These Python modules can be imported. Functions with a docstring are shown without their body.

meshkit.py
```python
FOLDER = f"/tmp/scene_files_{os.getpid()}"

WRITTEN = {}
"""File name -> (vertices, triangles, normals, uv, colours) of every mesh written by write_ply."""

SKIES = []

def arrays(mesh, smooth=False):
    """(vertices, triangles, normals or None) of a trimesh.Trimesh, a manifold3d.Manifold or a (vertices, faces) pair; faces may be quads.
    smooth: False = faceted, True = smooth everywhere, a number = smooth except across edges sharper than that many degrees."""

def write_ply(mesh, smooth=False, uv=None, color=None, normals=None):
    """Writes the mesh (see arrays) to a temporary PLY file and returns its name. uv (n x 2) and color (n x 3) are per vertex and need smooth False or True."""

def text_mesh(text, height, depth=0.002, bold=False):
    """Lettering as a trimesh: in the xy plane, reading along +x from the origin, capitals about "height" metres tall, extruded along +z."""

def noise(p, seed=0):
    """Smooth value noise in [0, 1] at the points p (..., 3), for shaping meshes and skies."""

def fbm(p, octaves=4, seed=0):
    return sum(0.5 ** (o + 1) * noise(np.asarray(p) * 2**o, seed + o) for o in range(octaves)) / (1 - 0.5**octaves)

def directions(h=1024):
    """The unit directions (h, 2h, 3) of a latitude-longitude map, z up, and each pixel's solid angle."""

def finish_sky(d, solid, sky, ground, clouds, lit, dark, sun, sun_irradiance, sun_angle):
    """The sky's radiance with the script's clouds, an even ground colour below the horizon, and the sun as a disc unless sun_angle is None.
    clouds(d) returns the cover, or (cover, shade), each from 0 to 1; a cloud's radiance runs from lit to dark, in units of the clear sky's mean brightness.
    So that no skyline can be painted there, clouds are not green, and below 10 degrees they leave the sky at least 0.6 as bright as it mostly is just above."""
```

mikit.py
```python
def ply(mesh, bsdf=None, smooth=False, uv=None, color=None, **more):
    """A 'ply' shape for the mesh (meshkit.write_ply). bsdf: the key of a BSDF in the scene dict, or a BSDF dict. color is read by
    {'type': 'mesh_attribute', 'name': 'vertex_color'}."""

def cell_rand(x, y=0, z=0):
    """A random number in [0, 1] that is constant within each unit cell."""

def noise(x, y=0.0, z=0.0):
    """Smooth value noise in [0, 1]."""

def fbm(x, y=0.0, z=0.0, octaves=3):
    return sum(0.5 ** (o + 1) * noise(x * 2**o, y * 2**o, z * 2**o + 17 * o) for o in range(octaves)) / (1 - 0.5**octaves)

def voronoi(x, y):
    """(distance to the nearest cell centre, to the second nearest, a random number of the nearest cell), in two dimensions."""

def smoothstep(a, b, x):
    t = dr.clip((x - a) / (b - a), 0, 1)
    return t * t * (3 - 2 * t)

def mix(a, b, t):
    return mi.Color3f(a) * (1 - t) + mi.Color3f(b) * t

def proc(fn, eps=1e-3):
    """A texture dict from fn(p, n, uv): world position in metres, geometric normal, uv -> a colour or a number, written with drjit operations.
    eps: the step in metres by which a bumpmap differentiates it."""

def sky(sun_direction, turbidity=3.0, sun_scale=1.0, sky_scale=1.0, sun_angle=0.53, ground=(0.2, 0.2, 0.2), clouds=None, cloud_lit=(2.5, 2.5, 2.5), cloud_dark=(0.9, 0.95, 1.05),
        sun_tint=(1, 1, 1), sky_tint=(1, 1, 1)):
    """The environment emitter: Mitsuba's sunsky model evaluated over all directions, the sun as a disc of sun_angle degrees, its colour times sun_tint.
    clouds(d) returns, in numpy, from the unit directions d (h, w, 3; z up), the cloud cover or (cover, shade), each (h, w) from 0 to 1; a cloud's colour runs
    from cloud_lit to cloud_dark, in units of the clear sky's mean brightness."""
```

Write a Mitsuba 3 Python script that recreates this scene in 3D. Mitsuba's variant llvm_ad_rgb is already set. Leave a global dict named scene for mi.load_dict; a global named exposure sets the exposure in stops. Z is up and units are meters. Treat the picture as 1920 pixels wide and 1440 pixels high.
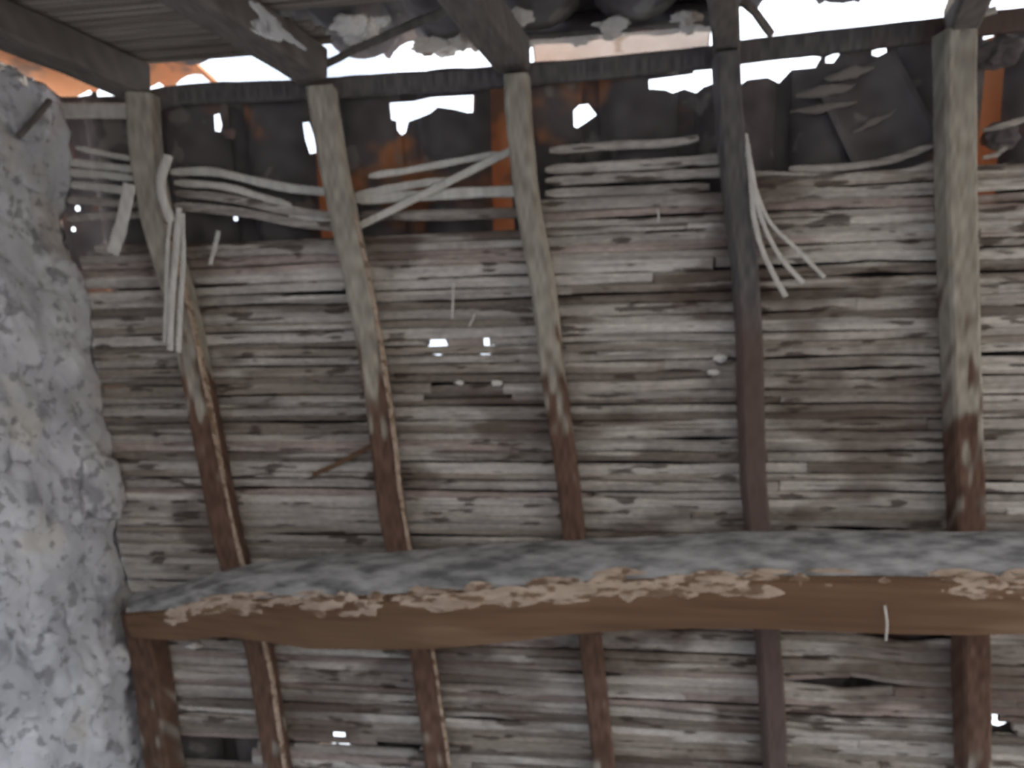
import math
import numpy as np
import trimesh
import manifold3d
import mitsuba as mi
import drjit as dr
import meshkit
import mikit
from mikit import proc, noise, fbm, smoothstep, mix, cell_rand

T = mi.ScalarTransform4f
scene, labels = {}, {}

# ---------------------------------------------------------------- camera, sky, exposure
EYE = np.array([0.0, 0.0, 1.55])
FORWARD = np.array([-0.14327325, 0.75122129, 0.64431309])
IMAGE_UP = np.array([0.01291645, -0.64955487, 0.760205])
scene['camera'] = {
    'type': 'thinlens', 'fov': 67.28, 'fov_axis': 'x', 'aperture_radius': 0.0008, 'focus_distance': 0.30,
    'near_clip': 0.02, 'far_clip': 500.0,
    'to_world': T().look_at(origin=EYE.tolist(), target=(EYE + FORWARD).tolist(), up=IMAGE_UP.tolist())}


def thin_cloud(d):
    c = meshkit.fbm(d * np.array([3.0, 3.0, 6.0]) + 4.0, 4, seed=5)
    return np.clip((c - 0.22) * 3.0, 0, 0.97)


scene['sky'] = mikit.sky((0.12, 0.62, 0.80), turbidity=3.0, sun_scale=0.45, sky_scale=1.0, sun_angle=0.6, ground=(0.22, 0.21, 0.20),
                         clouds=thin_cloud, cloud_lit=(2.9, 3.1, 3.4), cloud_dark=(2.0, 2.2, 2.5))
exposure = 3.25

# ---------------------------------------------------------------- the roof's own frame
# Ridge line along X at height 3.04 m; both slopes fall at 39 degrees. a = along the ridge, s = down a slope, h = below the reeds' underside.
PITCH = math.radians(39)
CP, SP = math.cos(PITCH), math.sin(PITCH)
RIDGE = np.array([0.0, 0.7778, 3.0433])
AX = np.array([1.0, 0, 0])
DOWN_FAR, IN_FAR = np.array([0, CP, -SP]), np.array([0, -SP, -CP])
DOWN_NEAR, IN_NEAR = np.array([0, -CP, -SP]), np.array([0, SP, -CP])


def F(a, s, h):
    return RIDGE + np.multiply.outer(a, AX) + np.multiply.outer(s, DOWN_FAR) + np.multiply.outer(h, IN_FAR)


def N(a, t, h):
    return RIDGE + np.multiply.outer(a, AX) + np.multiply.outer(t, DOWN_NEAR) + np.multiply.outer(h, IN_NEAR)


# ---------------------------------------------------------------- materials
def far_s(p):
    return (p.y - 0.7778) * CP - (p.z - 3.0433) * SP


def near_t(p):
    return -(p.y - 0.7778) * CP - (p.z - 3.0433) * SP


def principled(fn, rough=0.85, spec=0.2, bump=None, height=0.001, eps=1e-3):
    b = {'type': 'principled', 'base_color': proc(fn), 'roughness': rough, 'specular': spec}
    if bump is not None:
        b = {'type': 'bumpmap', 'arbitrary': proc(bump, eps), 'scale': height, 'bsdf': b}
    return {'type': 'twosided', 'bsdf': b}


def reed_colors(tone):
    """Weathered reed of one basic tone, with grain along it, pale rubbed spots and brown stains."""
    def color(p, n, uv):
        s = far_s(p)
        streak = noise(p.x * 7.0, s * 330.0, p.z * 40)
        patch = fbm(p.x * 6.0, s * 45.0, 3.0, 3)
        stain = fbm(p.x * 4.0, s * 7.0, 9.0, 4)
        c = mi.Color3f(tone) * (0.62 + 0.76 * patch)
        c = mix(c, (0.70, 0.68, 0.63), smoothstep(0.60, 0.76, fbm(p.x * 4.2 + 3.0, s * 60.0, 1.0, 3)) * 0.7)
        c = c * (0.72 + 0.50 * streak)
        c = mix(c, (0.10, 0.065, 0.05), smoothstep(0.55, 0.68, stain) * 0.6)
        c = mix(c, (0.07, 0.05, 0.04), smoothstep(0.66, 0.74, fbm(p.x * 14.0, s * 75.0, 6.0, 3)) * 0.8)
        return c * (0.84 + 0.28 * noise(p.x * 90.0, s * 200.0, 2.0))
    return color


def reed_bump(p, n, uv):
    s = far_s(p)
    return noise(p.x * 12.0, s * 700.0, 0.0) + 0.5 * noise(p.x * 120.0, s * 300.0, 4.0)


def near_reed_color(p, n, uv):
    s = near_t(p)
    c = mix((0.15, 0.125, 0.105), (0.38, 0.35, 0.31), noise(p.x * 1.5, s * 45.0, 8.0))
    return c * (0.7 + 0.5 * noise(p.x * 9.0, s * 300.0, 0.0))


def pale_color(p, n, uv):
    q = p.x * 40 + p.y * 23 + p.z * 31
    c = mix((0.58, 0.57, 0.52), (0.76, 0.75, 0.71), fbm(p.x * 20, p.y * 20, p.z * 20, 3))
    return c * (0.82 + 0.3 * noise(q * 3.0, p.x * 60, p.z * 60))


WORN_LIT = (3.33, 11.78, 9.0)  # where in the noise the rafters' pale patches come from: bleaching plus painted upper light


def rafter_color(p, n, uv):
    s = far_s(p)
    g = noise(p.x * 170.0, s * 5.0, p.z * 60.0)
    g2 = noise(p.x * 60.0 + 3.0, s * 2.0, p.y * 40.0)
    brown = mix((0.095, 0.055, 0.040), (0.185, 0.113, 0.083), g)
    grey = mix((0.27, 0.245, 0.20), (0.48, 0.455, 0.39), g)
    worn = smoothstep(0.45, 0.60, 0.62 * noise(p.x * 0.55 + WORN_LIT[0], s * 1.1 + WORN_LIT[1], WORN_LIT[2]) + 0.38 * noise(p.x * 75.0, s * 6.0, p.z * 30.0))  # weathering, with light near the ridge put into the grey
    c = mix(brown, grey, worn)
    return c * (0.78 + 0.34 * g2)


def dark_rafter_color(p, n, uv):
    s = far_s(p)
    g = noise(p.x * 170.0, s * 5.0, p.z * 60.0)
    c = mix((0.085, 0.080, 0.082), (0.18, 0.165, 0.165), g)
    return mix(c, (0.125, 0.080, 0.064), smoothstep(0.42, 0.58, fbm(p.x * 4, s * 3.0, 2.0, 3)) * 0.7)


def rafter_bump(p, n, uv):
    s = far_s(p)
    return noise(p.x * 260.0, s * 8.0, p.z * 90.0) + 0.4 * noise(p.x * 60.0, s * 60.0, p.z * 60)


def near_wood_color(p, n, uv):
    s = near_t(p)
    g = noise(p.x * 150.0, s * 6.0, p.z * 50.0)
    return mix((0.085, 0.076, 0.070), (0.21, 0.19, 0.175), 0.6 * g + 0.4 * fbm(p.x * 9, s * 6, 4.0, 3))


def hewn_color(p, n, uv):
    g = noise(p.x * 5.0, p.y * 110.0, p.z * 110.0)
    c = mix((0.11, 0.060, 0.034), (0.225, 0.135, 0.080), 0.55 * g + 0.45 * fbm(p.x * 3.0, p.y * 30, p.z * 30, 3))
    return mix(c, (0.30, 0.205, 0.125), smoothstep(0.55, 0.75, fbm(p.x * 2.6 + 4.0, p.y * 22, p.z * 22, 3)) * 0.6)


def hewn_bump(p, n, uv):
    return noise(p.x * 14.0, p.y * 220.0, p.z * 220.0)


def skylit_bark_color(p, n, uv):  # bark grey, with sky light from the ridge gap put into it
    c = mix((0.15, 0.15, 0.15), (0.46, 0.455, 0.45), smoothstep(0.22, 0.78, fbm(p.x * 20.0, p.y * 50.0, p.z * 50.0, 4)))
    return c


def splinter_color(p, n, uv):
    c = mix((0.30, 0.21, 0.155), (0.66, 0.54, 0.43), fbm(p.x * 26.0, p.y * 70.0, p.z * 70.0, 3))
    return mix(c, (0.16, 0.09, 0.05), smoothstep(0.50, 0.64, fbm(p.x * 40.0 + 9, p.y * 90.0, p.z * 90.0, 3)) * 0.8)


def stone_color(p, n, uv):
    q = fbm(p.x * 9, p.y * 9, p.z * 9, 4)
    c = mix((0.50, 0.51, 0.54), (0.72, 0.73, 0.76), smoothstep(0.25, 0.75, q))
    c = mix(c, (0.64, 0.60, 0.51), smoothstep(0.56, 0.70, fbm(p.x * 7 + 7, p.y * 7, p.z * 7, 3)) * 0.5)
    c = mix(c, (0.22, 0.22, 0.24), smoothstep(0.56, 0.76, fbm(p.x * 19 + 2, p.y * 19, p.z * 19, 4)) * 0.7)
    c = mix(c, (0.14, 0.14, 0.15), smoothstep(0.58, 0.70, fbm(p.x * 48 + 5, p.y * 48, p.z * 48, 3)) * 0.55)
    return c


def stone_bump(p, n, uv):
    return fbm(p.x * 60, p.y * 60, p.z * 60, 4)


def tile_color(p, n, uv):
    c = mix((0.36, 0.15, 0.075), (0.56, 0.27, 0.14), fbm(p.x * 14, p.y * 14, p.z * 14, 3))
    dirt = smoothstep(0.25, 0.40, fbm(p.x * 6 + 3, p.y * 6, p.z * 6, 4))
    c = mix(c, mix((0.070, 0.072, 0.080), (0.15, 0.148, 0.155), noise(p.x * 30, p.y * 30, p.z * 30)), dirt * 0.95)
    return mix(c, (0.30, 0.29, 0.26), smoothstep(0.62, 0.72, fbm(p.x * 17 + 8, p.y * 17, p.z * 17, 3)) * 0.55)


def sunlit_tile_color(p, n, uv):  # brighter orange copy of the tile colour, sunlight painted in
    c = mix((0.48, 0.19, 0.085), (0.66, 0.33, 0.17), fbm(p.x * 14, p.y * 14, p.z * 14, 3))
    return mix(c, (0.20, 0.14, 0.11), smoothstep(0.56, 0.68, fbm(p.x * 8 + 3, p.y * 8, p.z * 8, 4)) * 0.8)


def lime_color(p, n, uv):
    c = mix((0.74, 0.72, 0.67), (0.90, 0.89, 0.87), fbm(p.x * 30, p.y * 30, p.z * 30, 3))
    return mix(c, (0.36, 0.26, 0.18), smoothstep(0.64, 0.74, fbm(p.x * 22 + 5, p.y * 22, p.z * 22, 3)) * 0.7)


def earth_color(p, n, uv):
    return mix((0.15, 0.135, 0.12), (0.28, 0.26, 0.24), fbm(p.x * 3, p.y * 3, 0.0, 4))


REEDS = ['reed', 'reed_brown', 'reed_dark', 'reed_light', 'reed_rosy']
for k, tone in zip(REEDS, [(0.45, 0.42, 0.385), (0.34, 0.30, 0.26), (0.22, 0.19, 0.165), (0.60, 0.57, 0.53), (0.42, 0.35, 0.32)]):
    scene[k] = principled(reed_colors(tone), 0.8, 0.25, reed_bump, 0.0012)
scene['near_reed'] = principled(near_reed_color)
scene['pale_reed'] = principled(pale_color, 0.7, 0.3)
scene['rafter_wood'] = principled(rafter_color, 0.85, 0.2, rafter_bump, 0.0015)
scene['dark_rafter_wood'] = principled(dark_rafter_color, 0.85, 0.2, rafter_bump, 0.0015)
scene['near_wood'] = principled(near_wood_color, 0.85, 0.2)
scene['hewn_wood'] = principled(hewn_color, 0.75, 0.25, hewn_bump, 0.002)
scene['skylit_bark'] = principled(skylit_bark_color, 0.9, 0.15)
scene['splinter_wood'] = principled(splinter_color, 0.85, 0.2)
scene['stone'] = principled(stone_color, 0.9, 0.15, stone_bump, 0.006)
scene['terracotta'] = principled(tile_color, 0.85, 0.2)
scene['sunlit_terracotta'] = principled(sunlit_tile_color, 0.85, 0.2)
scene['lime'] = principled(lime_color, 0.95, 0.1)
scene['earth'] = principled(earth_color, 0.95, 0.1)


# ---------------------------------------------------------------- helpers
def numbered(name):
    if name not in scene and name not in labels:
        return name
    k = 1
    while f'{name}_{k:03d}' in scene or f'{name}_{k:03d}' in labels:
        k += 1
    return f'{name}_{k:03d}'


def put(name, mesh, bsdf, parent=None, smooth=35, to_world=None):
    """One entry of the scene: a thing (or a part of parent) made of this mesh."""
    key = numbered(name if parent is None else f'{parent}__{name}')
    shape = mesh if isinstance(mesh, dict) else mikit.ply(mesh, bsdf, smooth=smooth)
    scene[key] = shape if to_world is None else {**shape, 'to_world': to_world}
    return key


def tag(key, label=None, category=None, group=None, kind=None):
    d = {k: v for k, v in (('label', label), ('category', category), ('group', group), ('kind', kind)) if v}
    labels[key] = d
    return key


def spline(points, step):
    """Smooth curve (Catmull-Rom) through the points, resampled about every step metres."""
    p = np.asarray(points, float)
    if len(p) == 2:
        k = max(2, int(np.linalg.norm(p[1] - p[0]) / step) + 1)
        return p[0] + np.linspace(0, 1, k)[:, None] * (p[1] - p[0])
    q = np.vstack([2 * p[0] - p[1], p, 2 * p[-1] - p[-2]])
    out = []
    for i in range(1, len(q) - 2):
        k = max(1, int(np.linalg.norm(q[i + 1] - q[i]) / step))
        u = np.arange(k)[:, None] / k
        a, b, c, d = q[i - 1], q[i], q[i + 1], q[i + 2]
        out.append(0.5 * (2 * b + (c - a) * u + (2 * a - 5 * b + 4 * c - d) * u ** 2 + (3 * b - a - 3 * c + d) * u ** 3))
    return np.vstack(out + [p[-1:]])


def sweep(path, section, up, twist=None):
    """Closed solid: section (m, 2) or (n, m, 2) as (side, up) metres, carried along path with its second axis towards up."""
    path = np.asarray(path, float)
    n = len(path)
    sec = np.broadcast_to(section, (n,) + np.shape(section)[-2:])
    t = np.gradient(path, axis=0)
    t /= np.linalg.norm(t, axis=1, keepdims=True)
    side = np.cross(t, up)
    side /= np.linalg.norm(side, axis=1, keepdims=True)
    top = np.cross(side, t)
    m = sec.shape[1]
    v = (path[:, None] + sec[..., :1] * side[:, None] + sec[..., 1:] * top[:, None]).reshape(-1, 3)
    i, j = np.meshgrid(np.arange(n - 1), np.arange(m), indexing='ij')
    a, b = (i * m + j).ravel(), (i * m + (j + 1) % m).ravel()
    f = np.vstack([np.stack([a, b, b + m], 1), np.stack([a, b + m, a + m], 1)])
    k = np.arange(m)
    caps = [np.stack([np.full(m, n * m), (k + 1) % m, k], 1), np.stack([np.full(m, n * m + 1), (n - 1) * m + k, (n - 1) * m + (k + 1) % m], 1)]
    v = np.vstack([v, [v[:m].mean(0)], [v[(n - 1) * m:n * m].mean(0)]])
    mesh = trimesh.Trimesh(v, np.vstack([f] + caps), process=False)
    if mesh.volume < 0:
        mesh.invert()
    return mesh


def box_section(w, d, bevel):
    """Rectangle w wide, from 0 up to d, with cut corners."""
    x, b = w / 2, bevel
    return np.array([[-x, b], [-x + b, 0], [0, 0], [x - b, 0], [x, b], [x, d / 2], [x, d - b], [x - b, d], [0, d], [-x + b, d], [-x, d - b], [-x, d / 2]])


def round_section(rx, ry, m=8):
    a = np.arange(m) * 2 * np.pi / m
    c, s = np.cos(a), np.sin(a)
    return np.stack([rx * np.sign(c) * np.abs(c) ** 0.75, ry * np.sign(s) * np.abs(s) ** 0.75], 1)


def roughen(mesh, amount, size, seed=0, stretch=(1, 1, 1)):
    v = np.array(mesh.vertices)
    q = v * np.asarray(stretch) / size
    d = np.stack([meshkit.fbm(q + 11.3 * k, 3, seed + 7 * k) for k in range(3)], 1) - 0.5
    mesh.vertices = v + 2 * amount * d
    return mesh


def lump(centre, size, seed, subdivisions=3, rough=0.35):
    m = trimesh.creation.icosphere(subdivisions=subdivisions)
    v = np.array(m.vertices)
    v *= (1 + 2 * rough * (meshkit.fbm(v * 1.7 + seed * 3.1, 3, seed) - 0.5))[:, None]
    m.vertices = v * np.asarray(size) + centre
    return m


def hexa(corners):
    """Solid from its 8 corners (bottom ring then top ring)."""
    return trimesh.convex.convex_hull(np.asarray(corners))


# ---------------------------------------------------------------- ground
g = np.linspace(-1, 1, 61)
gx, gy = np.meshgrid(np.sign(g) * np.abs(g) ** 1.6 * 14, np.sign(g) * np.abs(g) ** 1.6 * 14, indexing='ij')
gz = 0.06 * (meshkit.fbm(np.stack([gx, gy, gx * 0], -1) * 0.9, 4, 3) - 0.5)
i, j = np.meshgrid(np.arange(60), np.arange(60), indexing='ij')
q = (i * 61 + j).ravel()
gf = np.vstack([np.stack([q, q + 61, q + 62], 1), np.stack([q, q + 62, q + 1], 1)])
tag(put('floor', trimesh.Trimesh(np.stack([gx, gy, gz], -1).reshape(-1, 3), gf, process=False), 'earth', smooth=True),
    'bare earth floor of the ruined room, below the frame', kind='structure')

# ---------------------------------------------------------------- stone gable on the left
WALL_X = -1.235


def roof_under(y):
    """Height of the masonry's top under the slopes."""
    return np.where(y >= RIDGE[1], RIDGE[2] + 0.015 - (y - RIDGE[1]) * SP / CP, RIDGE[2] + 0.055 - (RIDGE[1] - y) * SP / CP)


def wall_front(y, z):
    p = np.stack([np.zeros_like(y), y, z], -1)
    s = (y - RIDGE[1]) * CP - (z - RIDGE[2]) * SP
    return (WALL_X - 0.035 * np.exp(-((s - 0.25) / 0.13) ** 2) + 0.050 * (meshkit.fbm(p * 4.0, 3, 1) - 0.5) + 0.052 * (meshkit.fbm(p * 13.0 + 5, 3, 2) - 0.5)
            + 0.026 * (meshkit.fbm(p * 42.0, 3, 4) - 0.5))


ny, nv = 330, 260
yy = np.linspace(-1.5, 2.75, ny)
vv = np.linspace(0, 1, nv)
Yg, Vg = np.meshgrid(yy, vv, indexing='ij')
Zg = Vg * (roof_under(Yg) - 0.03 * meshkit.fbm(np.stack([Yg * 9, Yg * 0, Yg * 0], -1), 3, 8))
Xg = wall_front(Yg, Zg)
front = np.stack([Xg, Yg, Zg], -1).reshape(-1, 3)
back = np.stack([np.full_like(Xg, -1.72), Yg, Zg], -1).reshape(-1, 3)
i, j = np.meshgrid(np.arange(ny - 1), np.arange(nv - 1), indexing='ij')
q = (i * nv + j).ravel()
quads = np.vstack([np.stack([q, q + nv, q + nv + 1], 1), np.stack([q, q + nv + 1, q + 1], 1)])
off = ny * nv
rim = np.concatenate([np.arange(ny) * nv, (ny - 1) * nv + np.arange(1, nv), np.arange(ny - 2, -1, -1) * nv + nv - 1, np.arange(nv - 2, 0, -1)])
r2 = np.roll(rim, -1)
wall = trimesh.Trimesh(np.vstack([front, back]), np.vstack([quads, quads[:, ::-1] + off, np.stack([rim, r2 + off, r2], 1), np.stack([rim, rim + off, r2 + off], 1)]), process=False)
if wall.volume < 0:
    wall.invert()
tag(put('wall_left', wall, 'stone', smooth=True), 'thick rubble stone gable wall with grey-white lime mortar, at the left edge', kind='structure')
rng = np.random.default_rng(11)
placed = []
for k in range(900):
    s, h = rng.uniform(-0.05, 1.9), rng.uniform(0.02, 0.75)
    c = F(0.0, s, h)
    size = rng.uniform(0.035, 0.085)
    if c[2] > roof_under(c[1]) - size - 0.01 or c[2] < 0.2 or any((c[1] - y) ** 2 + (c[2] - z) ** 2 < (0.80 * (size + r)) ** 2 for y, z, r in placed):
        continue
    placed.append((c[1], c[2], size))
for k, (y, z, r) in enumerate(placed[:130]):
    x = float(wall_front(np.array([y]), np.array([z]))[0])
    m = lump((0, 0, 0), (0.022, r * rng.uniform(0.95, 1.2), r * rng.uniform(0.75, 1.0)), k + 5, 3, 0.45)
    m.apply_transform(trimesh.transformations.rotation_matrix(rng.uniform(-0.7, 0.7), [1, 0, 0]))
    m.apply_translation([x - 0.010, y, z])
    put('stone', roughen(m, 0.006, 0.03, k), 'stone', 'wall_left', smooth=True)



def plain_wall(y0, y1, height, seed):
    """A long rubble wall along X carrying the eaves."""
    x = np.linspace(-1.7, 1.95, 74)
    z = np.linspace(0, height, 34)
    X, Z = np.meshgrid(x, z, indexing='ij')
    faces = []
    for y in (y0, y1):
        p = np.stack([X, X * 0 + y, Z], -1)
        faces.append(np.stack([X, y + 0.07 * (meshkit.fbm(p * 6, 3, seed) - 0.5), Z], -1).reshape(-1, 3))
    n0, n1 = X.shape
    i, j = np.meshgrid(np.arange(n0 - 1), np.arange(n1 - 1), indexing='ij')
    q = (i * n1 + j).ravel()
    f = np.vstack([np.stack([q, q + n1, q + n1 + 1], 1), np.stack([q, q + n1 + 1, q + 1], 1)])
    rim = np.concatenate([np.arange(n0) * n1, (n0 - 1) * n1 + np.arange(1, n1), np.arange(n0 - 2, -1, -1) * n1 + n1 - 1, np.arange(n1 - 2, 0, -1)])
    r2 = np.roll(rim, -1)
    o = n0 * n1
    m = trimesh.Trimesh(np.vstack(faces), np.vstack([f, f[:, ::-1] + o, np.stack([rim, r2 + o, r2], 1), np.stack([rim, rim + o, r2 + o], 1)]), process=False)
    if m.volume < 0:
        m.invert()
    return m


tag(put('wall_front', plain_wall(2.50, 2.95, 1.56, 3), 'stone', smooth=True), 'low rubble wall under the far eaves, below the frame', kind='structure')
tag(put('wall_back', plain_wall(-0.95, -1.40, 0.75, 5), 'stone', smooth=True), 'fallen rubble wall where the near eaves were, behind the camera', kind='structure')

# ---------------------------------------------------------------- reeds of the far slope
GAPS = [  # where reeds have parted: along, down the slope, half-width along, parting
    (*(0.4753, 1.3268), 0.085, 0.021), (*(0.6202, 1.2108), 0.075, 0.016), (*(0.4948, 0.9633), 0.08, 0.008), (*(-0.6671, 0.4154), 0.10, 0.006),
    (*(0.5041, 0.4265), 0.05, 0.006), (*(0.5253, 0.9187), 0.06, 0.006), (*(0.5174, 0.7347), 0.05, 0.005), (*(-0.4004, 1.3596), 0.12, 0.006),
    (*(0.1818, 0.7659), 0.07, 0.005), (*(-0.3533, 1.4645), 0.10, 0.008), 
    (*(-0.7714, 0.9996), 0.09, 0.007), (*(-0.0936, 1.3304), 0.1, 0.006),
    (*(0.0135, 0.5771), 0.12, 0.004), (*(-0.3716, 0.8056), 0.14, 0.005), (*(0.0685, 0.8052), 0.12, 0.005), (*(-0.7454, 0.7190), 0.12, 0.004),
    (*(0.4914, 0.6137), 0.12, 0.005), (*(0.4675, 0.5358), 0.10, 0.004), (*(0.4324, 1.4052), 0.14, 0.006), (*(-0.3049, 0.4322), 0.12, 0.004)]
MISSING = [  (-1.30, -1.225, 0.26, 0.315),  # stretches of reed that have fallen out: from, to along; from, to down the slope
    ((-0.4373, 0.6594)[0], (-0.2557, 0.6614)[0], (-0.3510, 0.6434)[1], (-0.3526, 0.6749)[1]),
    ((-1.1529, 1.5819)[0], (-0.9416, 1.5690)[0], (-1.0532, 1.5515)[1], (-1.0617, 1.6254)[1]),
    ((-0.6406, 1.5478)[0], (-0.4901, 1.5387)[0], (-0.5711, 1.5348)[1], (-0.5729, 1.5613)[1]),
    ((0.7877, 1.4639)[0], (0.8525, 1.4600)[0], (0.8166, 1.4103)[1], (0.8188, 1.4425)[1])]


def parted(a, s):
    out = np.zeros_like(a)
    for a0, s0, w, depth in GAPS:
        out += depth * np.tanh((s - s0) / 0.006) * np.exp(-((a - a0) / w) ** 2) * np.exp(-np.abs(s - s0) / 0.05)
    return out


FLAT = np.array([[1, 0], [.93, .62], [.55, .95], [-.55, .95], [-.93, .62], [-1, 0], [-.8, -.8], [.8, -.8]])  # split-reed section, its flatter face inwards


def reed(a0, a1, s, r, seed, h0=-0.009):
    rng = np.random.default_rng(seed)
    n = max(4, int((a1 - a0) / 0.035))
    a = np.linspace(a0, a1, n)
    ph = rng.uniform(0, 50)
    wander = 0.0055 * (meshkit.fbm(np.stack([a * 2.2 + ph, a * 0, a * 0], -1), 3, seed % 97) - 0.5) * 2
    base = np.full_like(a, s)
    ss = base + wander + parted(a, base)
    hh = h0 + 0.003 * (meshkit.noise(np.stack([a * 3 + ph, a * 0 + 5, a * 0], -1), seed % 89) - 0.5) * 2
    node = rng.uniform(0.14, 0.24)
    swell = 1 + 0.16 * np.exp(-(((a + ph) % node - node / 2) / 0.006) ** 2)
    width = r * swell * (0.92 + 0.22 * meshkit.noise(np.stack([a * 5 + ph, a * 0, a * 0 + 2], -1), seed % 83))
    sec = FLAT[None] * np.stack([width, np.full_like(width, min(0.008, r * 0.85)) * swell], 1)[:, None]
    return sweep(F(a, ss, hh), sec, IN_FAR)


tag('ceiling', 'far slope ceiling of weathered grey-brown reeds laid in rows over the rafters', kind='structure')
rng = np.random.default_rng(4)
LEFT_A, RIGHT_A = -1.245, 1.75
rows, s = [], 0.222
while s < 2.30:
    r = rng.choice([0.0072, 0.0085, 0.0095, 0.011, 0.0125], p=[.18, .22, .22, .2, .18])
    if s > 1.75:
        r = 0.014
    s += r * 0.95
    rows.append((s, r))
    s += r * 0.95 + (rng.uniform(0.001, 0.006) if rng.random() < 0.4 else 0)
CHINKS = [(*(-0.4052, 0.5490), 0.020), (*(-0.2974, 0.5512), 0.007), (*(-0.7303, 1.5250), 0.006), (*(-0.7014, 1.5293), 0.004), (*(-0.4935, 1.5961), 0.006), (*(0.7990, 1.3894), 0.007)]  # short bits of reed gone, letting the sky through: along, down, half-width
chink_row = {k: int(np.argmin([abs(s - y) for s, r in rows])) for k, (x, y, w) in enumerate(CHINKS)}
seed = 100
for row, (s, r) in enumerate(rows):
    start = LEFT_A if s > 0.300 else (-0.195 if s > 0.235 else 0.21)
    spans, at = [], start
    first = rng.uniform(0.7, 2.4)
    while at < RIGHT_A:
        length = first if at == start else rng.uniform(1.3, 2.3)
        end = min(RIGHT_A, at + length)
        if RIGHT_A - end < 0.35:
            end = RIGHT_A
        spans.append((at, end))
        at = end + rng.uniform(-0.01, 0.006)
    for m0, m1, s0, s1 in MISSING + [(x - w, x + w, s, s) for k, (x, y, w) in enumerate(CHINKS) if chink_row[k] == row]:
        if s0 <= s <= s1:
            e = rng.uniform(-0.02, 0.02, 2) * (m1 - m0 > 0.05)
            spans = [x for a0, a1 in spans for x in ([(a0, a1)] if a1 <= m0 or a0 >= m1 else [(a0, m0 + e[0]), (m1 + e[1], a1)]) if x[1] - x[0] > 0.03]
    for a0, a1 in spans:
        seed += 1
        put('reed', reed(a0, a1, s, r * rng.uniform(0.94, 1.03), seed, -0.0075 - rng.uniform(0, 0.0065)), REEDS[rng.choice(5, p=[.34, .2, .14, .2, .12])], 'ceiling', smooth=50)

tag(put('mud_patch', lump(F(*(-0.3494, 0.6604), -0.021), (0.125, 0.028, 0.006), 3, 3, 0.3), 'reed_dark', smooth=True), 'bare patch of brown mud showing where a reed has fallen out at mid-frame', 'mud patch')

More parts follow.
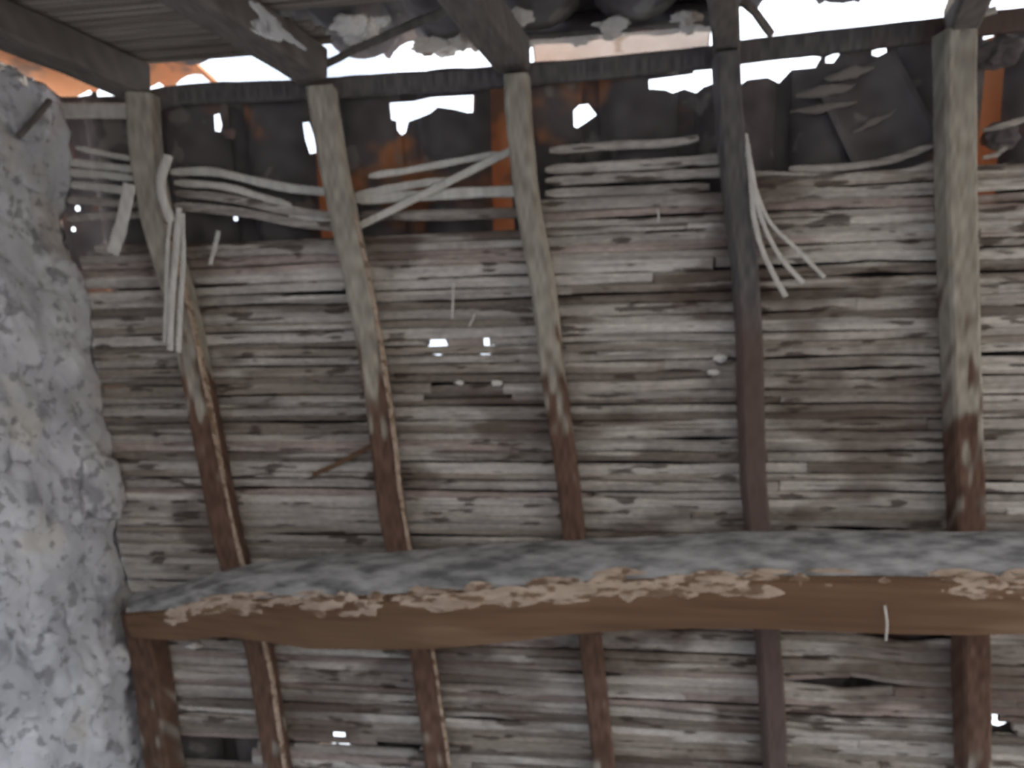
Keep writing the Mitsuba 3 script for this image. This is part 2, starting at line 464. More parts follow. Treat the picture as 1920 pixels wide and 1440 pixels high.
# ---------------------------------------------------------------- terracotta tiles over both slopes
TILE_L, CHORD, SAG, THICK = 0.43, 0.156, 0.046, 0.011


def tile_mesh(up, narrow_at_top=True):
    """A half-round tile 0.43 m long: x across, y down the slope, z outwards; up = crown outwards (cover) or inwards (channel)."""
    n, m = 9, 5
    ring = []
    for y in np.linspace(0, TILE_L, m):
        k = 0.90 + 0.10 * y / TILE_L if up else 1.0 - 0.10 * y / TILE_L
        c = (CHORD if up else CHORD + 0.012) * k / 2
        rad = (c * c + SAG * SAG) / (2 * SAG)
        half = math.asin(min(1, c / rad))
        ang = np.linspace(-half, half, n)
        out = np.stack([rad * np.sin(ang), rad * np.cos(ang) - rad + SAG], 1)
        inn = np.stack([(rad - THICK) * np.sin(ang), (rad - THICK) * np.cos(ang) - rad + SAG], 1)
        loop = np.vstack([out, inn[::-1]])
        if not up:
            loop[:, 1] = SAG - loop[:, 1]
        lift = 0.016 * y / TILE_L
        ring.append(np.column_stack([loop[:, 0], np.full(2 * n, y), loop[:, 1] + lift]))
    k = 2 * n
    v = np.vstack(ring)
    f = []
    for a in range(m - 1):
        for b in range(k):
            c = (b + 1) % k
            f += [[a * k + b, a * k + c, (a + 1) * k + c], [a * k + b, (a + 1) * k + c, (a + 1) * k + b]]
    for b in range(n - 1):
        for o in (0, (m - 1) * k):
            q = [o + b, o + b + 1, o + k - 2 - b, o + k - 1 - b]
            f += [[q[0], q[1], q[2]], [q[0], q[2], q[3]]] if o else [[q[2], q[1], q[0]], [q[3], q[2], q[0]]]
    mesh = trimesh.Trimesh(v, f, process=False)
    mesh.fix_normals()
    return mesh


COVER, CHANNEL = tile_mesh(True), tile_mesh(False)
COVER_D, CHANNEL_D = mikit.ply(COVER, 'terracotta', smooth=40), mikit.ply(CHANNEL, 'terracotta', smooth=40)

COVER_LIT, CHANNEL_LIT = mikit.ply(COVER, 'sunlit_terracotta', smooth=40), mikit.ply(CHANNEL, 'sunlit_terracotta', smooth=40)


def slope_matrix(far, a, s, h, spin=0.0):
    """Local tile axes (x across, y down, z outwards) to the world."""
    down, inn = (DOWN_FAR, IN_FAR) if far else (DOWN_NEAR, IN_NEAR)
    m = np.eye(4)
    c, w = math.cos(spin), math.sin(spin)
    m[:3, 0], m[:3, 1], m[:3, 2] = AX * c + down * w, -AX * w + down * c, -inn
    m[:3, 3] = (F if far else N)(a, s, h)
    return m


HOLES = [  # outlines of the places where tiles of the far slope are broken away (along, down the slope), metres
    [(-0.4979, 0.0209), (-0.4439, 0.0210), (-0.4044, 0.0157), (-0.3548, 0.0167), (-0.3068, 0.0164), (-0.3097, 0.0524), (-0.3238, 0.0526), (-0.3563, 0.0430), (-0.3913, 0.0364), (-0.4062, 0.0476), (-0.4282, 0.0552), (-0.4586, 0.0634), (-0.4662, 0.0865), (-0.4762, 0.0916), (-0.4850, 0.0798), (-0.4850, 0.0607), (-0.4968, 0.0567)],
    [(-0.0974, 0.0620), (-0.0847, 0.0510), (-0.0656, 0.0500), (-0.0482, 0.0736), (-0.0721, 0.0884), (-0.0904, 0.0982), (-0.0971, 0.0946)],
    [(0.0610, 0.0103), (0.1488, 0.0046), (0.1530, -0.0169), (0.1679, -0.0242), (0.1829, -0.0107), (0.2570, -0.0098), (0.2987, -0.0202), (0.3504, -0.0237), (0.4022, -0.0099), (0.3925, 0.0087), (0.3482, 0.0098), (0.3238, 0.0348), (0.2995, 0.0219), (0.2575, 0.0232), (0.2470, 0.0308), (0.2002, 0.0236), (0.1703, 0.0321), (0.1543, 0.0436), (0.1294, 0.0337), (0.1056, 0.0405), (0.0915, 0.0333), (0.0620, 0.0283)],
    [(0.4104, -0.0094), (0.4346, -0.0178), (0.4358, -0.0126), (0.4251, 0.0018), (0.4107, 0.0008)],
    [(0.4973, -0.0153), (0.5231, -0.0215), (0.5256, -0.0113), (0.5089, -0.0035), (0.4977, -0.0073)],
    [(0.6994, -0.0305), (0.7202, -0.0367), (0.7209, -0.0260), (0.7020, -0.0205)],
    [(0.7366, -0.0491), (0.7532, -0.0566), (0.7562, -0.0418), (0.7393, -0.0373)],
    [(-0.9071, 0.0219), (-0.8939, 0.0192), (-0.8903, 0.0448), (-0.8959, 0.0596), (-0.9085, 0.0565)],
    [(-0.6991, 0.0503), (-0.6840, 0.0490), (-0.6726, 0.0884), (-0.6727, 0.1183), (-0.6879, 0.1198), (-0.6962, 0.0871)]]
for x0, y0, r0 in [(*(-1.3000, 0.0905), 0.009), (*(-1.2745, 0.2116), 0.007), (*(-1.2930, 0.2593), 0.006), (*(-0.8796, 0.2521), 0.006)] + [(x * 1.036, y + 0.036 * (y - 0.335), 0.024) for x, y, w in CHINKS]:
    HOLES.append([(x0 + r0 * math.cos(w), y0 + r0 * math.sin(w)) for w in np.arange(0, 6.28, 0.7)])


def hole_prism(outline):
    """A ragged hole through the whole layer, leaning away from the room's middle as broken tile edges overlap."""
    c = np.mean(outline, axis=0)
    lean = (c[0] / 1.65, (c[1] - 0.335) / 1.65)
    pts = np.array(outline)
    rings = []
    for h in (0.02, -0.40):
        k = np.array(lean) * (-0.06 - h)
        rings.append(F(pts[:, 0] + k[0], pts[:, 1] + k[1], np.full(len(pts), h)))
    tri = trimesh.creation.triangulate_polygon(__import__('shapely').Polygon(pts), engine='earcut')[1]
    n = len(pts)
    k = np.arange(n)
    f = np.vstack([tri, tri[:, ::-1] + n, np.stack([k, (k + 1) % n, (k + 1) % n + n], 1), np.stack([k, (k + 1) % n + n, k + n], 1)])
    m = trimesh.Trimesh(np.vstack(rings), f, process=False)
    m.fix_normals()
    return m


def solid(m):
    return manifold3d.Manifold(manifold3d.Mesh(np.asarray(m.vertices, np.float32), np.asarray(m.faces, np.uint32)))


PRISMS = [hole_prism(o) for o in HOLES]
BOXES = [(m.vertices.min(0), m.vertices.max(0)) for m in PRISMS]
PRISM_SOLIDS = [solid(m) for m in PRISMS]


def put_tile(parent, far, cover, a, s, h, spin, sunlit=False):
    m = slope_matrix(far, a, s, h, spin)
    mesh = (COVER if cover else CHANNEL).copy().apply_transform(m)
    hit = [k for k, (lo, hi) in enumerate(BOXES) if far and (mesh.bounds[0] < hi).all() and (mesh.bounds[1] > lo).all()]
    if hit:
        body = solid(mesh)
        for k in hit:
            body = body - PRISM_SOLIDS[k]
        if body.num_tri() == 0:
            return
        out = body.to_mesh()
        put('tile', trimesh.Trimesh(out.vert_properties[:, :3], out.tri_verts, process=False), 'sunlit_terracotta' if sunlit else 'terracotta', parent, smooth=40)
    else:
        put('tile', (COVER_LIT if cover else CHANNEL_LIT) if sunlit else (COVER_D if cover else CHANNEL_D), None, parent, to_world=T(m))


rng = np.random.default_rng(21)
tag('roof', 'broken half-round terracotta tiles laid over the far slope, seen from beneath', kind='structure')
for row in range(6):
    s = -0.032 + 0.385 * row
    for k in range(-6, 10):
        put_tile('roof', True, False, 0.036 + 0.2 * k + rng.uniform(-.004, .004), s + rng.uniform(-.008, .008), -0.036, rng.uniform(-.012, .012))
    for k in range(-6, 10):
        lift = 0.034 if row == 0 and k in (-3, -1, 4) else 0.0  # covers pushed up, letting the sun into the slot
        put_tile('roof', True, True, -0.064 + 0.2 * k + rng.uniform(-.004, .004), s - 0.006 + rng.uniform(-.01, .01), -0.066 - lift, rng.uniform(-.012, .012), lift > 0)
tag('roof_001', 'half-round terracotta tiles over the near slope, seen from beneath along the top', kind='structure')
for row in range(3):
    s = 0.385 * row
    top = lambda a: -0.17 if a < -1.0 else (-0.05 if a < -0.93 else (-0.02 if a < -0.84 else (-0.02 if a < -0.6 else (-0.085 if a < -0.2 else (-0.03 if a < 0.2 else 0.0)))))  # how far each run of tiles still reaches over the ridge
    for k in range(-8, 10):
        put_tile('roof_001', False, False, 0.036 + 0.2 * k + rng.uniform(-.006, .006), s + top(0.036 + 0.2 * k) + rng.uniform(-.012, .012), -0.105, rng.uniform(-.02, .02), k <= -6 and row == 0)
    for k in range(-8, 10):
        put_tile('roof_001', False, True, -0.064 + 0.2 * k + rng.uniform(-.006, .006), s + top(-0.064 + 0.2 * k) - 0.065 + rng.uniform(-.012, .012), -0.137, rng.uniform(-.02, .02), k <= -5 and row == 0)

for a, s, h, r in [(*(0.7198, 0.0110), -.03, .030), (*(0.7302, 0.1675), -.025, .026), (*(-0.8603, 0.0678), -.032, .012)]:  # lumps added to cover and darken stretches of the lit tile slots
    put('added_clod', lump(F(a, s, h), (r * 1.3, r, r * 0.8), int(r * 1000), 3, 0.6), 'terracotta', 'roof', smooth=True)
slab = (COVER.copy()).apply_transform(slope_matrix(True, (0.3563, 0.0537)[0], (0.4160, 0.0195)[1], -0.052, 0.0))
tag(put('loose_tile', mikit.ply(trimesh.Trimesh((slab.vertices - slab.centroid) * np.array([1.1, 0.55, 0.55]) @ trimesh.transformations.rotation_matrix(0.5, IN_FAR)[:3, :3].T + F(*(0.5157, 0.1344), -0.036), slab.faces, process=False), 'terracotta', smooth=40), None),
    'dusty slipped tile lying askew under the roof beside the wide right rafter', 'roof tile')
for k, (q0, q1, r) in enumerate([((0.3334, 0.0998), (0.4636, 0.0877), .008), ((0.3433, 0.0677), (0.4532, 0.0547), .011), ((0.4559, 0.1455), (0.5333, 0.1050), .006), ((0.3991, 0.0403), (0.4929, 0.0248), .012)]):
    a = np.linspace(0, 1, 14)[:, None]
    ridge = F(0, 0, -0.012 - .003 * k) + a * 0
    ends = [F(*q0, -0.014), F(*q1, -0.014)]
    ridge = ends[0] * (1 - a) + ends[1] * a
    w = r * np.sin(np.linspace(0.2, 2.94, 14))[:, None, None] * round_section(1, 0.6)[None]
    put('mortar_streak', roughen(sweep(ridge, w, IN_FAR), 0.008, 0.025, 70 + k), 'earth', 'loose_tile', smooth=True)

# ---------------------------------------------------------------- rafters of the far slope
def rafter(points, width, depth, seed, roll=0.0):
    """A sawn, slightly crooked rafter: points (a, s) of the middle of its lower face, which lies 0.07 m below the reeds."""
    (a0, s0), (a1, s1) = points[-2:]
    k = (2.36 - s1) / (s1 - s0)  # straight on to the eaves
    p = spline([F(a, s, 0.07) for a, s in list(points) + [(a1 + k * (a1 - a0), 2.36)]], 0.03)
    m = sweep(p, box_section(width, depth, 0.006), -IN_FAR * math.cos(roll) - AX * math.sin(roll))
    return roughen(m, 0.0035, 0.12, seed) if seed else m


RAFTERS = [
    ('dark rafter squeezed against the stone wall, showing below the beam', 0.068, [(-1.1835, 1.1757), (-1.1725, 1.3014), (-1.1735, 1.5332), (-1.1685, 1.7751)]),
    ('crooked rafter nearest the stone wall, with broken reeds hanging over it', 0.052, [(-1.0084, -0.0118), (-1.0159, 0.1069), (-1.0085, 0.2274), (-0.9794, 0.4004), (-0.9600, 0.5511), (-0.9292, 0.9161), (-0.9090, 1.0663), (-0.8738, 1.2749), (-0.8589, 1.5576), (-0.8457, 1.7492)]),
    ('pale-topped rafter left of the large sky hole with two bright dots beside it', 0.054, [(-0.6064, 0.0015), (-0.5928, 0.1491), (-0.5786, 0.2575), (-0.5532, 0.4247), (-0.5297, 0.6681), (-0.5185, 0.8865), (-0.5032, 1.0246), (-0.4703, 1.2318), (-0.4501, 1.4892), (-0.4370, 1.7164)]),
    ('knotty pale rafter at mid-frame, split along its upper edge', 0.046, [(-0.2020, 0.0060), (-0.1999, 0.1186), (-0.1862, 0.2747), (-0.1621, 0.4363), (-0.1484, 0.6032), (-0.1232, 0.8350), (-0.1119, 0.9795), (-0.0840, 1.1912), (-0.0579, 1.5060), (-0.0450, 1.6849)]),
    ('dark rafter with frayed reed strands hanging on its right side', 0.046, [(0.2031, -0.0077), (0.2183, 0.1919), (0.2471, 0.4485), (0.2619, 0.7198), (0.2722, 0.8907), (0.3026, 1.1771), (0.3247, 1.4814), (0.3365, 1.6543)]),
    ('straight wide rafter nearest the right edge of the frame', 0.054, [(0.6120, -0.0214), (0.6360, 0.3106), (0.6625, 0.6155), (0.6828, 0.8309), (0.7140, 1.1621), (0.7370, 1.4549), (0.7499, 1.6212)])]
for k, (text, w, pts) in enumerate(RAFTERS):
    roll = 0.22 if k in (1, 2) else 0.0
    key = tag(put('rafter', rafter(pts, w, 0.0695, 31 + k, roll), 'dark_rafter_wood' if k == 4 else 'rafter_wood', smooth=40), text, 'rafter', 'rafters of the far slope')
    if roll:
        edge = spline([F(a + w / 2 - 0.002, s, 0.060) for a, s in pts[2:]], 0.025)  # side light put into a pale strip, along with sapwood
        u = np.linspace(0, 1, len(edge))
        thick = 0.35 + 0.9 * meshkit.noise(np.stack([u * 9, u * 0 + k, u * 0], -1), 3)
        sec = np.stack([0.0035 * np.ones_like(u), 0.010 * thick], 1)[:, None] * round_section(1, 1)[None]
        labels[put('lit_sapwood_strip', roughen(sweep(edge, sec, IN_FAR), 0.002, 0.05, k), 'splinter_wood', key, smooth=50)] = {'label': 'pale ragged sapwood with side light painted in, along the right arris'}

# ---------------------------------------------------------------- the beam (purlin) under the rafters
BEAM = spline([F(a, s, 0.07) for a, s in [(-1.1488, 1.1603), (-1.0207, 1.1480), (-0.8870, 1.1177), (-0.6711, 1.1034), (-0.4514, 1.0893), (-0.2746, 1.0694), (-0.0926, 1.0511), (0.0829, 1.0393), (0.2735, 1.0285), (0.4474, 1.0263), (0.6448, 1.0233), (0.7879, 1.0185)]] + [F(1.3, (0.7879, 1.0185)[1], 0.07), F(1.75, (0.7879, 1.0185)[1] + .02, 0.07)], 0.018)
HEWN = np.array([[0.078, 0.0], [0.080, 0.05], [0.079, 0.100], [0.074, 0.116], [0.04, 0.123], [0.005, 0.126], [-0.028, 0.124], [-0.036, 0.110], [-0.040, 0.05], [-0.040, 0.0]])
BARK = np.array([[-0.030, 0.0], [-0.030, 0.105], [-0.036, 0.111], [-0.046, 0.104], [-0.060, 0.088], [-0.072, 0.064], [-0.080, 0.034], [-0.082, 0.0]])
along = np.linspace(0, 1, len(BEAM))
bow = 1 + 0.14 * (meshkit.noise(np.stack([BEAM[:, 0] * 2.5, along * 0, along * 0], -1), 6) - 0.5)
grow = np.clip(0.42 + 1.1 * (BEAM[:, 0] + 1.25), 0.42, 1.04) * bow
tag('beam', 'heavy hewn timber beam crossing under the rafters, brown below and grey above', 'beam')
wob = np.stack([np.ones_like(grow), np.ones_like(grow)], 1)[:, None] * grow[:, None, None]
hewn = roughen(sweep(BEAM, HEWN[None] * wob, IN_FAR), 0.006, 0.16, 3, (0.35, 1, 1))
bark = roughen(sweep(BEAM, BARK[None] * wob, IN_FAR), 0.008, 0.10, 9, (0.5, 1, 1))
labels[put('hewn_side', hewn, 'hewn_wood', 'beam', smooth=40)] = {'label': 'brown axe-hewn lower face'}
labels[put('skylit_bark_side', bark, 'skylit_bark', 'beam', smooth=40)] = {'label': 'rounded upper side in bark, sky light painted into its grey'}
rng = np.random.default_rng(8)
edge = []
for k in range(520):
    i0 = rng.integers(6, len(BEAM) - 8)
    ln = rng.integers(3, 8)
    if rng.random() > 2.0 * meshkit.noise(np.array([BEAM[i0, 0] * 6.0, 0.0, 0.0]), 12) + 0.12:
        continue
    seg = BEAM[i0:i0 + ln]
    gk = grow[i0]
    off = rng.triangular(-0.048, -0.024, 0.004) * gk
    lift = (0.1225 - max(0, -off / gk - 0.028) * 1.0) * gk
    seg = seg + DOWN_FAR * off + IN_FAR * (lift - 0.003 + rng.uniform(0, 0.007))
    w = rng.choice([rng.uniform(0.004, 0.010), rng.uniform(0.010, 0.018)], p=[.7, .3])
    shape = np.sin(np.linspace(0.25, np.pi - 0.25, len(seg)))[:, None, None] * round_section(w, rng.uniform(0.003, 0.006), 6)[None]
    edge.append(roughen(sweep(seg, shape, IN_FAR), 0.003, 0.02, k))
labels[put('splintered_edge', trimesh.util.concatenate(edge), 'splinter_wood', 'beam', smooth=40)] = {'label': 'pale ragged splinters along the arris', 'kind': 'stuff'}

# ---------------------------------------------------------------- ridge board, pale plank, ridge tile
board = [F(a, s, -0.001) for a, s in [(-1.0707, -0.0014), (-0.9432, -0.0157), (-0.6935, -0.0085), (-0.5828, -0.0078), (-0.2532, -0.0052), (-0.1737, -0.0061), (0.1764, -0.0145), (0.2375, -0.0202), (0.6269, -0.0363), (0.7834, -0.0432)]]
tag(put('ridge_board', roughen(sweep(spline(board, 0.03), box_section(0.042, 0.022, 0.003), -IN_FAR), 0.003, 0.06, 2), 'dark_rafter_wood', smooth=40),
    'long dark ridge board lying across the rafter tops under the strip of sky', 'board')
plank = [F(*(-1.2690, -0.0011), 0.0), F(*(-1.0800, 0.0104), 0.0)]
tag(put('plank', roughen(sweep(spline(plank, 0.02), box_section(0.033, 0.014, 0.004), -IN_FAR), 0.0015, 0.03, 5), 'pale_reed', smooth=40),
    'short pale plank at the ridge between the stone wall and the first rafter', 'plank')


def arc_shell(a0, a1, centre, radius, thick, ang0, ang1, seed, rough):
    """A half-round piece lying along the ridge, from ang0 to ang1 (degrees; 0 = away from the room)."""
    na, nw = 26, 18
    al, wl = np.linspace(a0, a1, na), np.radians(np.linspace(ang0, ang1, nw))
    A, W = np.meshgrid(al, wl, indexing='ij')
    W = W + 0.12 * (meshkit.fbm(np.stack([A * 9, W * 0, W * 0], -1), 3, seed) - 0.5) * (np.arange(nw) < 3)

    def ring(r):
        rr = r + rough * (meshkit.fbm(np.stack([A * 22, W * 4, W * 0 + r], -1), 3, seed) - 0.5)
        return np.stack([A, centre[0] + rr * np.cos(W), centre[1] + rr * np.sin(W)], -1).reshape(-1, 3)

    inner, outer = ring(radius - thick), ring(radius)
    i, j = np.meshgrid(np.arange(na - 1), np.arange(nw - 1), indexing='ij')
    q = (i * nw + j).ravel()
    f = np.vstack([np.stack([q, q + nw, q + nw + 1], 1), np.stack([q, q + nw + 1, q + 1], 1)])
    o = na * nw
    rim = np.concatenate([np.arange(na) * nw, (na - 1) * nw + np.arange(1, nw), np.arange(na - 2, -1, -1) * nw + nw - 1, np.arange(nw - 2, 0, -1)])
    r2 = np.roll(rim, -1)
    m = trimesh.Trimesh(np.vstack([inner, outer]), np.vstack([f, f[:, ::-1] + o, np.stack([rim, r2 + o, r2], 1), np.stack([rim, rim + o, r2 + o], 1)]), process=False)
    if m.volume < 0:
        m.invert()
    return m


tag('ridge_tile', 'broken ridge tile bedded in white lime, bright between the two middle rafters', 'roof tile')
put('shell', arc_shell(-0.20, 0.205, (0.875, 3.175), 0.150, 0.012, 86, 198, 4, 0.004), 'terracotta', 'ridge_tile', smooth=40)
labels[put('mortar', arc_shell(-0.195, 0.20, (0.875, 3.175), 0.1375, 0.016, 88, 196, 9, 0.016), 'lime', 'ridge_tile', smooth=40)] = {'label': 'white lime mortar lining'}
rng = np.random.default_rng(5)
for a, t, h, r in [(*(0.1388, -0.0259), -.10, .020), (*(-0.0109, -0.0236), -.10, .018), (*(-0.0831, -0.0487), -.10, .014), (*(-0.1946, 0.0437), -.10, .014), 
                   (*(-0.4085, -0.0436), -.10, .016), (*(-0.3735, -0.0444), -.10, .018), (*(-0.3311, -0.0367), -.10, .014), (*(-0.5216, 0.0579), -.09, .022), (*(-0.5298, 0.0969), -.09, .018), (*(-0.4983, 0.0765), -.09, .013), (*(-0.4568, 0.1158), -.08, .009)]:
    put('mortar_lump', lump(N(a, t, h), (r * 1.7, r * 1.1, r * 0.55), int(rng.integers(1, 999)), 3, 0.9), 'lime', 'roof_001', smooth=True)

# ---------------------------------------------------------------- rafters and reeds of the near slope
NEAR_RAFTERS = [
    ('dark overhead rafter nearest the stone wall, running to the ridge from the upper left corner', 0.078, [(-1.028, 0.035), (-1.065, 0.15), (-1.105, 0.277), (-1.16, 0.46), (-1.19, 0.56)]),
    ('dark overhead rafter with a pale patch of painted skylight and lichen on its side', 0.075, [(-0.626, 0.050), (-0.680, 0.25), (-0.735, 0.45), (-0.81, 0.75), (-0.92, 1.25)]),
    ('blue-black overhead rafter meeting the knotty rafter at mid-ridge', 0.072, [(-0.212, 0.025), (-0.236, 0.16), (-0.264, 0.32), (-0.32, 0.7), (-0.42, 1.25)]),
    ('dark overhead rafter meeting the frayed-reed rafter at the ridge', 0.052, [(0.205, 0.02), (0.187, 0.15), (0.168, 0.27), (0.10, 0.7), (0.02, 1.25)]),
    ('short stretch of dark overhead rafter at the top right of the ridge', 0.052, [(0.630, 0.02), (0.600, 0.15), (0.57, 0.3), (0.50, 0.7), (0.42, 1.25)])]
for k, (text, w, pts) in enumerate(NEAR_RAFTERS):
    p = spline([N(a, t, 0.0) for a, t in pts], 0.03)
    tag(put('overhead_rafter', roughen(sweep(p, box_section(w, 0.068, 0.006), -IN_NEAR), 0.004, 0.12, 61 + k), 'near_wood', smooth=40), text, 'rafter', 'rafters of the near slope')

patch = lump((0, 0, 0), (0.004, 0.085, 0.026), 12, 3, 0.9)  # skylight on the rafter side made into a pale lump, with lichen
m = np.eye(4)
run = DOWN_NEAR - 0.27 * AX
run /= np.linalg.norm(run)
m[:3, 0], m[:3, 1], m[:3, 2], m[:3, 3] = np.cross(run, -IN_NEAR), run, -IN_NEAR, N(-0.632, 0.205, -0.034)
labels[put('lit_lichen_patch', patch.apply_transform(m), 'stone', 'overhead_rafter_001', smooth=True)] = {'label': 'pale grey patch of painted skylight and lichen on the side'}
tag('ceiling_001', 'near slope ceiling of dark brown reeds over the overhead rafters', kind='structure')
t = 0.03
while t < 1.15:
    r = rng.uniform(0.008, 0.013) if t < 0.8 else 0.018
    t += r
    spans = [(-1.222, -0.63 + rng.uniform(-0.05, 0.05))] if t < 0.20 else [(-1.222, 0.2 + rng.uniform(-.3, .3))]
    if t > 0.24:
        spans.append((spans[-1][1] + 0.01, 1.75))
    for a0, a1 in spans:
        seed += 1
        a = np.linspace(a0, a1, max(4, int((a1 - a0) / 0.04)))
        tt = t + 0.005 * (meshkit.fbm(np.stack([a * 2.2 + seed, a * 0, a * 0], -1), 3, seed % 97) - 0.5) * 2
        put('reed', sweep(N(a, tt, np.full_like(a, -0.080)), round_section(r, 0.008), IN_NEAR), 'near_reed', 'ceiling_001', smooth=50)
    t += r * 0.97

# ---------------------------------------------------------------- loose reeds at the ragged upper edge of the ceiling
def loose(points, r, bsdf, h=-0.004, thin=0.8, seed=1, step=0.02):
    p = spline([F(a, s, h) for a, s in points], step)
    k = np.linspace(0, 1, len(p))
    w = r * (0.90 + 0.25 * meshkit.noise(np.stack([k * 9 + seed, k * 0, k * 0], -1), seed)) * np.clip(np.minimum(k, 1 - k) * 14 + 0.55, 0, 1)
    return roughen(sweep(p, round_section(1, thin)[None] * w[:, None, None], IN_FAR), 0.0012, 0.03, seed)


LOOSE = [
    ([(-1.2184, 0.0813), (-1.1485, 0.0990), (-1.0765, 0.1155)], .0065, 'pale_reed', 'topmost thin pale reed between the stone wall and the first rafter'),
    ([(-1.2601, 0.1093), (-1.1718, 0.1233), (-1.0743, 0.1376)], .0085, 'pale_reed', 'second pale reed down between the stone wall and the first rafter'),
    ([(-1.2637, 0.1326), (-1.1618, 0.1448), (-1.0744, 0.1573)], .0085, 'pale_reed', 'third pale reed down between the stone wall and the first rafter'),
    ([(-1.2600, 0.1599), (-1.1659, 0.1727), (-1.0733, 0.1877)], .0085, 'pale_reed', 'fourth pale reed down, just above the hanging slat by the wall'),
    ([(-1.2731, 0.1913), (-1.1575, 0.2062), (-1.0603, 0.2176)], .0085, 'reed', 'dull grey reed behind the top of the hanging slat by the wall'),
    ([(-1.2667, 0.2371), (-1.1618, 0.2356), (-1.0433, 0.2372)], .0075, 'reed', 'dark broken reed between the two lower bright dots by the wall'),
    ([(-0.9953, 0.1463), (-0.8915, 0.1515), (-0.7939, 0.1769), (-0.6971, 0.1987), (-0.5827, 0.2120)], .0095, 'pale_reed', 'highest sagging grey reed between the first and second rafters'),
    ([(-0.9892, 0.1696), (-0.8700, 0.1847), (-0.7850, 0.2116), (-0.7188, 0.2330)], .0080, 'pale_reed', 'broken-ended sagging reed between the first and second rafters'),
    ([(-0.9922, 0.1927), (-0.8602, 0.2105), (-0.7381, 0.2402), (-0.5808, 0.2642)], .0095, 'reed', 'third sagging reed down between the first and second rafters'),
    ([(-0.9957, 0.2205), (-0.8384, 0.2415), (-0.7038, 0.2704), (-0.5705, 0.2874)], .0100, 'reed', 'lowest sagging reed between the first and second rafters'),
    ([(-0.7269, 0.2533), (-0.6661, 0.2628), (-0.5936, 0.2727)], .0055, 'pale_reed', 'thin pale reed end touching the second rafter below the orange tile'),
    ([(-0.5381, 0.1784), (-0.4430, 0.1699), (-0.3494, 0.1583), (-0.2462, 0.1465)], .0075, 'pale_reed', 'highest pale reed under the large hole at mid-ridge'),
    ([(-0.5710, 0.2171), (-0.4568, 0.2024), (-0.4096, 0.1981), (-0.3514, 0.1965)], .0085, 'pale_reed', 'short pale reed end under the large hole at mid-ridge'),
    ([(-0.5777, 0.2258), (-0.4112, 0.2246), (-0.2894, 0.2237), (-0.1928, 0.2261)], .0120, 'pale_reed', 'wide pale reed spanning between the second and third rafters'),
    ([(-0.5623, 0.2604), (-0.4137, 0.2669), (-0.1887, 0.2700)], .0110, 'reed', 'grey reed just under the dark gap between the second and third rafters'),
    ([(-0.1455, 0.1466), (-0.0140, 0.1433), (0.0932, 0.1450), (0.1565, 0.1382)], .0090, 'reed', 'highest dim reed under the small round hole right of mid-ridge'),
    ([(-0.1556, 0.1846), (0.0179, 0.1850), (0.2195, 0.1810)], .0105, 'reed', 'second dim reed down under the small round hole right of mid-ridge'),
    ([(-0.1563, 0.2083), (0.0393, 0.2073), (0.2303, 0.2085)], .0100, 'reed', 'third dim reed down under the small round hole right of mid-ridge'),
    ([(-0.1570, 0.2321), (0.0391, 0.2350), (0.1781, 0.2353)], .0100, 'reed', 'fourth dim reed down with a broken end by the dark rafter'),
    ([(0.3336, 0.2076), (0.4149, 0.2107), (0.5143, 0.2027), (0.5724, 0.1867), (0.6151, 0.1681)], .0075, 'reed', 'upper of two bent reeds curling up towards the wide right rafter'),
    ([(0.2512, 0.2158), (0.4155, 0.2282), (0.5353, 0.2301), (0.5935, 0.2169), (0.6239, 0.2045)], .0090, 'reed', 'lower of two bent reeds curling up towards the wide right rafter'),
    ([(0.2516, 0.2420), (0.4366, 0.2560), (0.6349, 0.2593)], .0085, 'reed', 'straight reed under the two bent ones by the wide right rafter'),
    ([(0.6908, 0.1546), (0.7235, 0.1487), (0.7787, 0.1345)], .0060, 'reed', 'thin reed rising to the right edge between the two orange tile chinks'),
    ([(0.6942, 0.2062), (0.7177, 0.2015), (0.7357, 0.1877)], .0060, 'reed', 'short broken reed end just above the lower orange tile chink')]
for k, (pts, r, m, text) in enumerate(LOOSE):
    tag(put('loose_reed', loose(pts, r, m, -0.006, 0.75, k + 3), m, smooth=50), text, 'reed', 'loose reeds at the broken upper edge')
diagonal = spline([F(*(-0.5643, 0.2833), .006), F(*(-0.4324, 0.2308), .012), F(*(-0.2909, 0.1721), .012), F(*(-0.2198, 0.1415), .004)], 0.02)
tag(put('loose_reed', roughen(sweep(diagonal, round_section(.0085, .006), IN_FAR), .0012, .03, 77), 'pale_reed', smooth=50), 'pale reed slanting across the others between the second and third rafters', 'reed', 'loose reeds at the broken upper edge')

# ---------------------------------------------------------------- hanging slats and frayed strips
def strip(points, width, thick, seed=1):
    p = spline([F(a, s, h) for (a, s), h in points], 0.012)
    k = np.linspace(0, 1, len(p))
    w = width / 2 * (0.9 + 0.2 * meshkit.noise(np.stack([k * 6 + seed, k * 0, k * 0], -1), seed))
    sec = np.stack([w, np.full_like(w, thick / 2)], 1)[:, None] * round_section(1, 1)[None]
    return roughen(sweep(p, sec, IN_FAR), 0.0010, 0.025, seed)


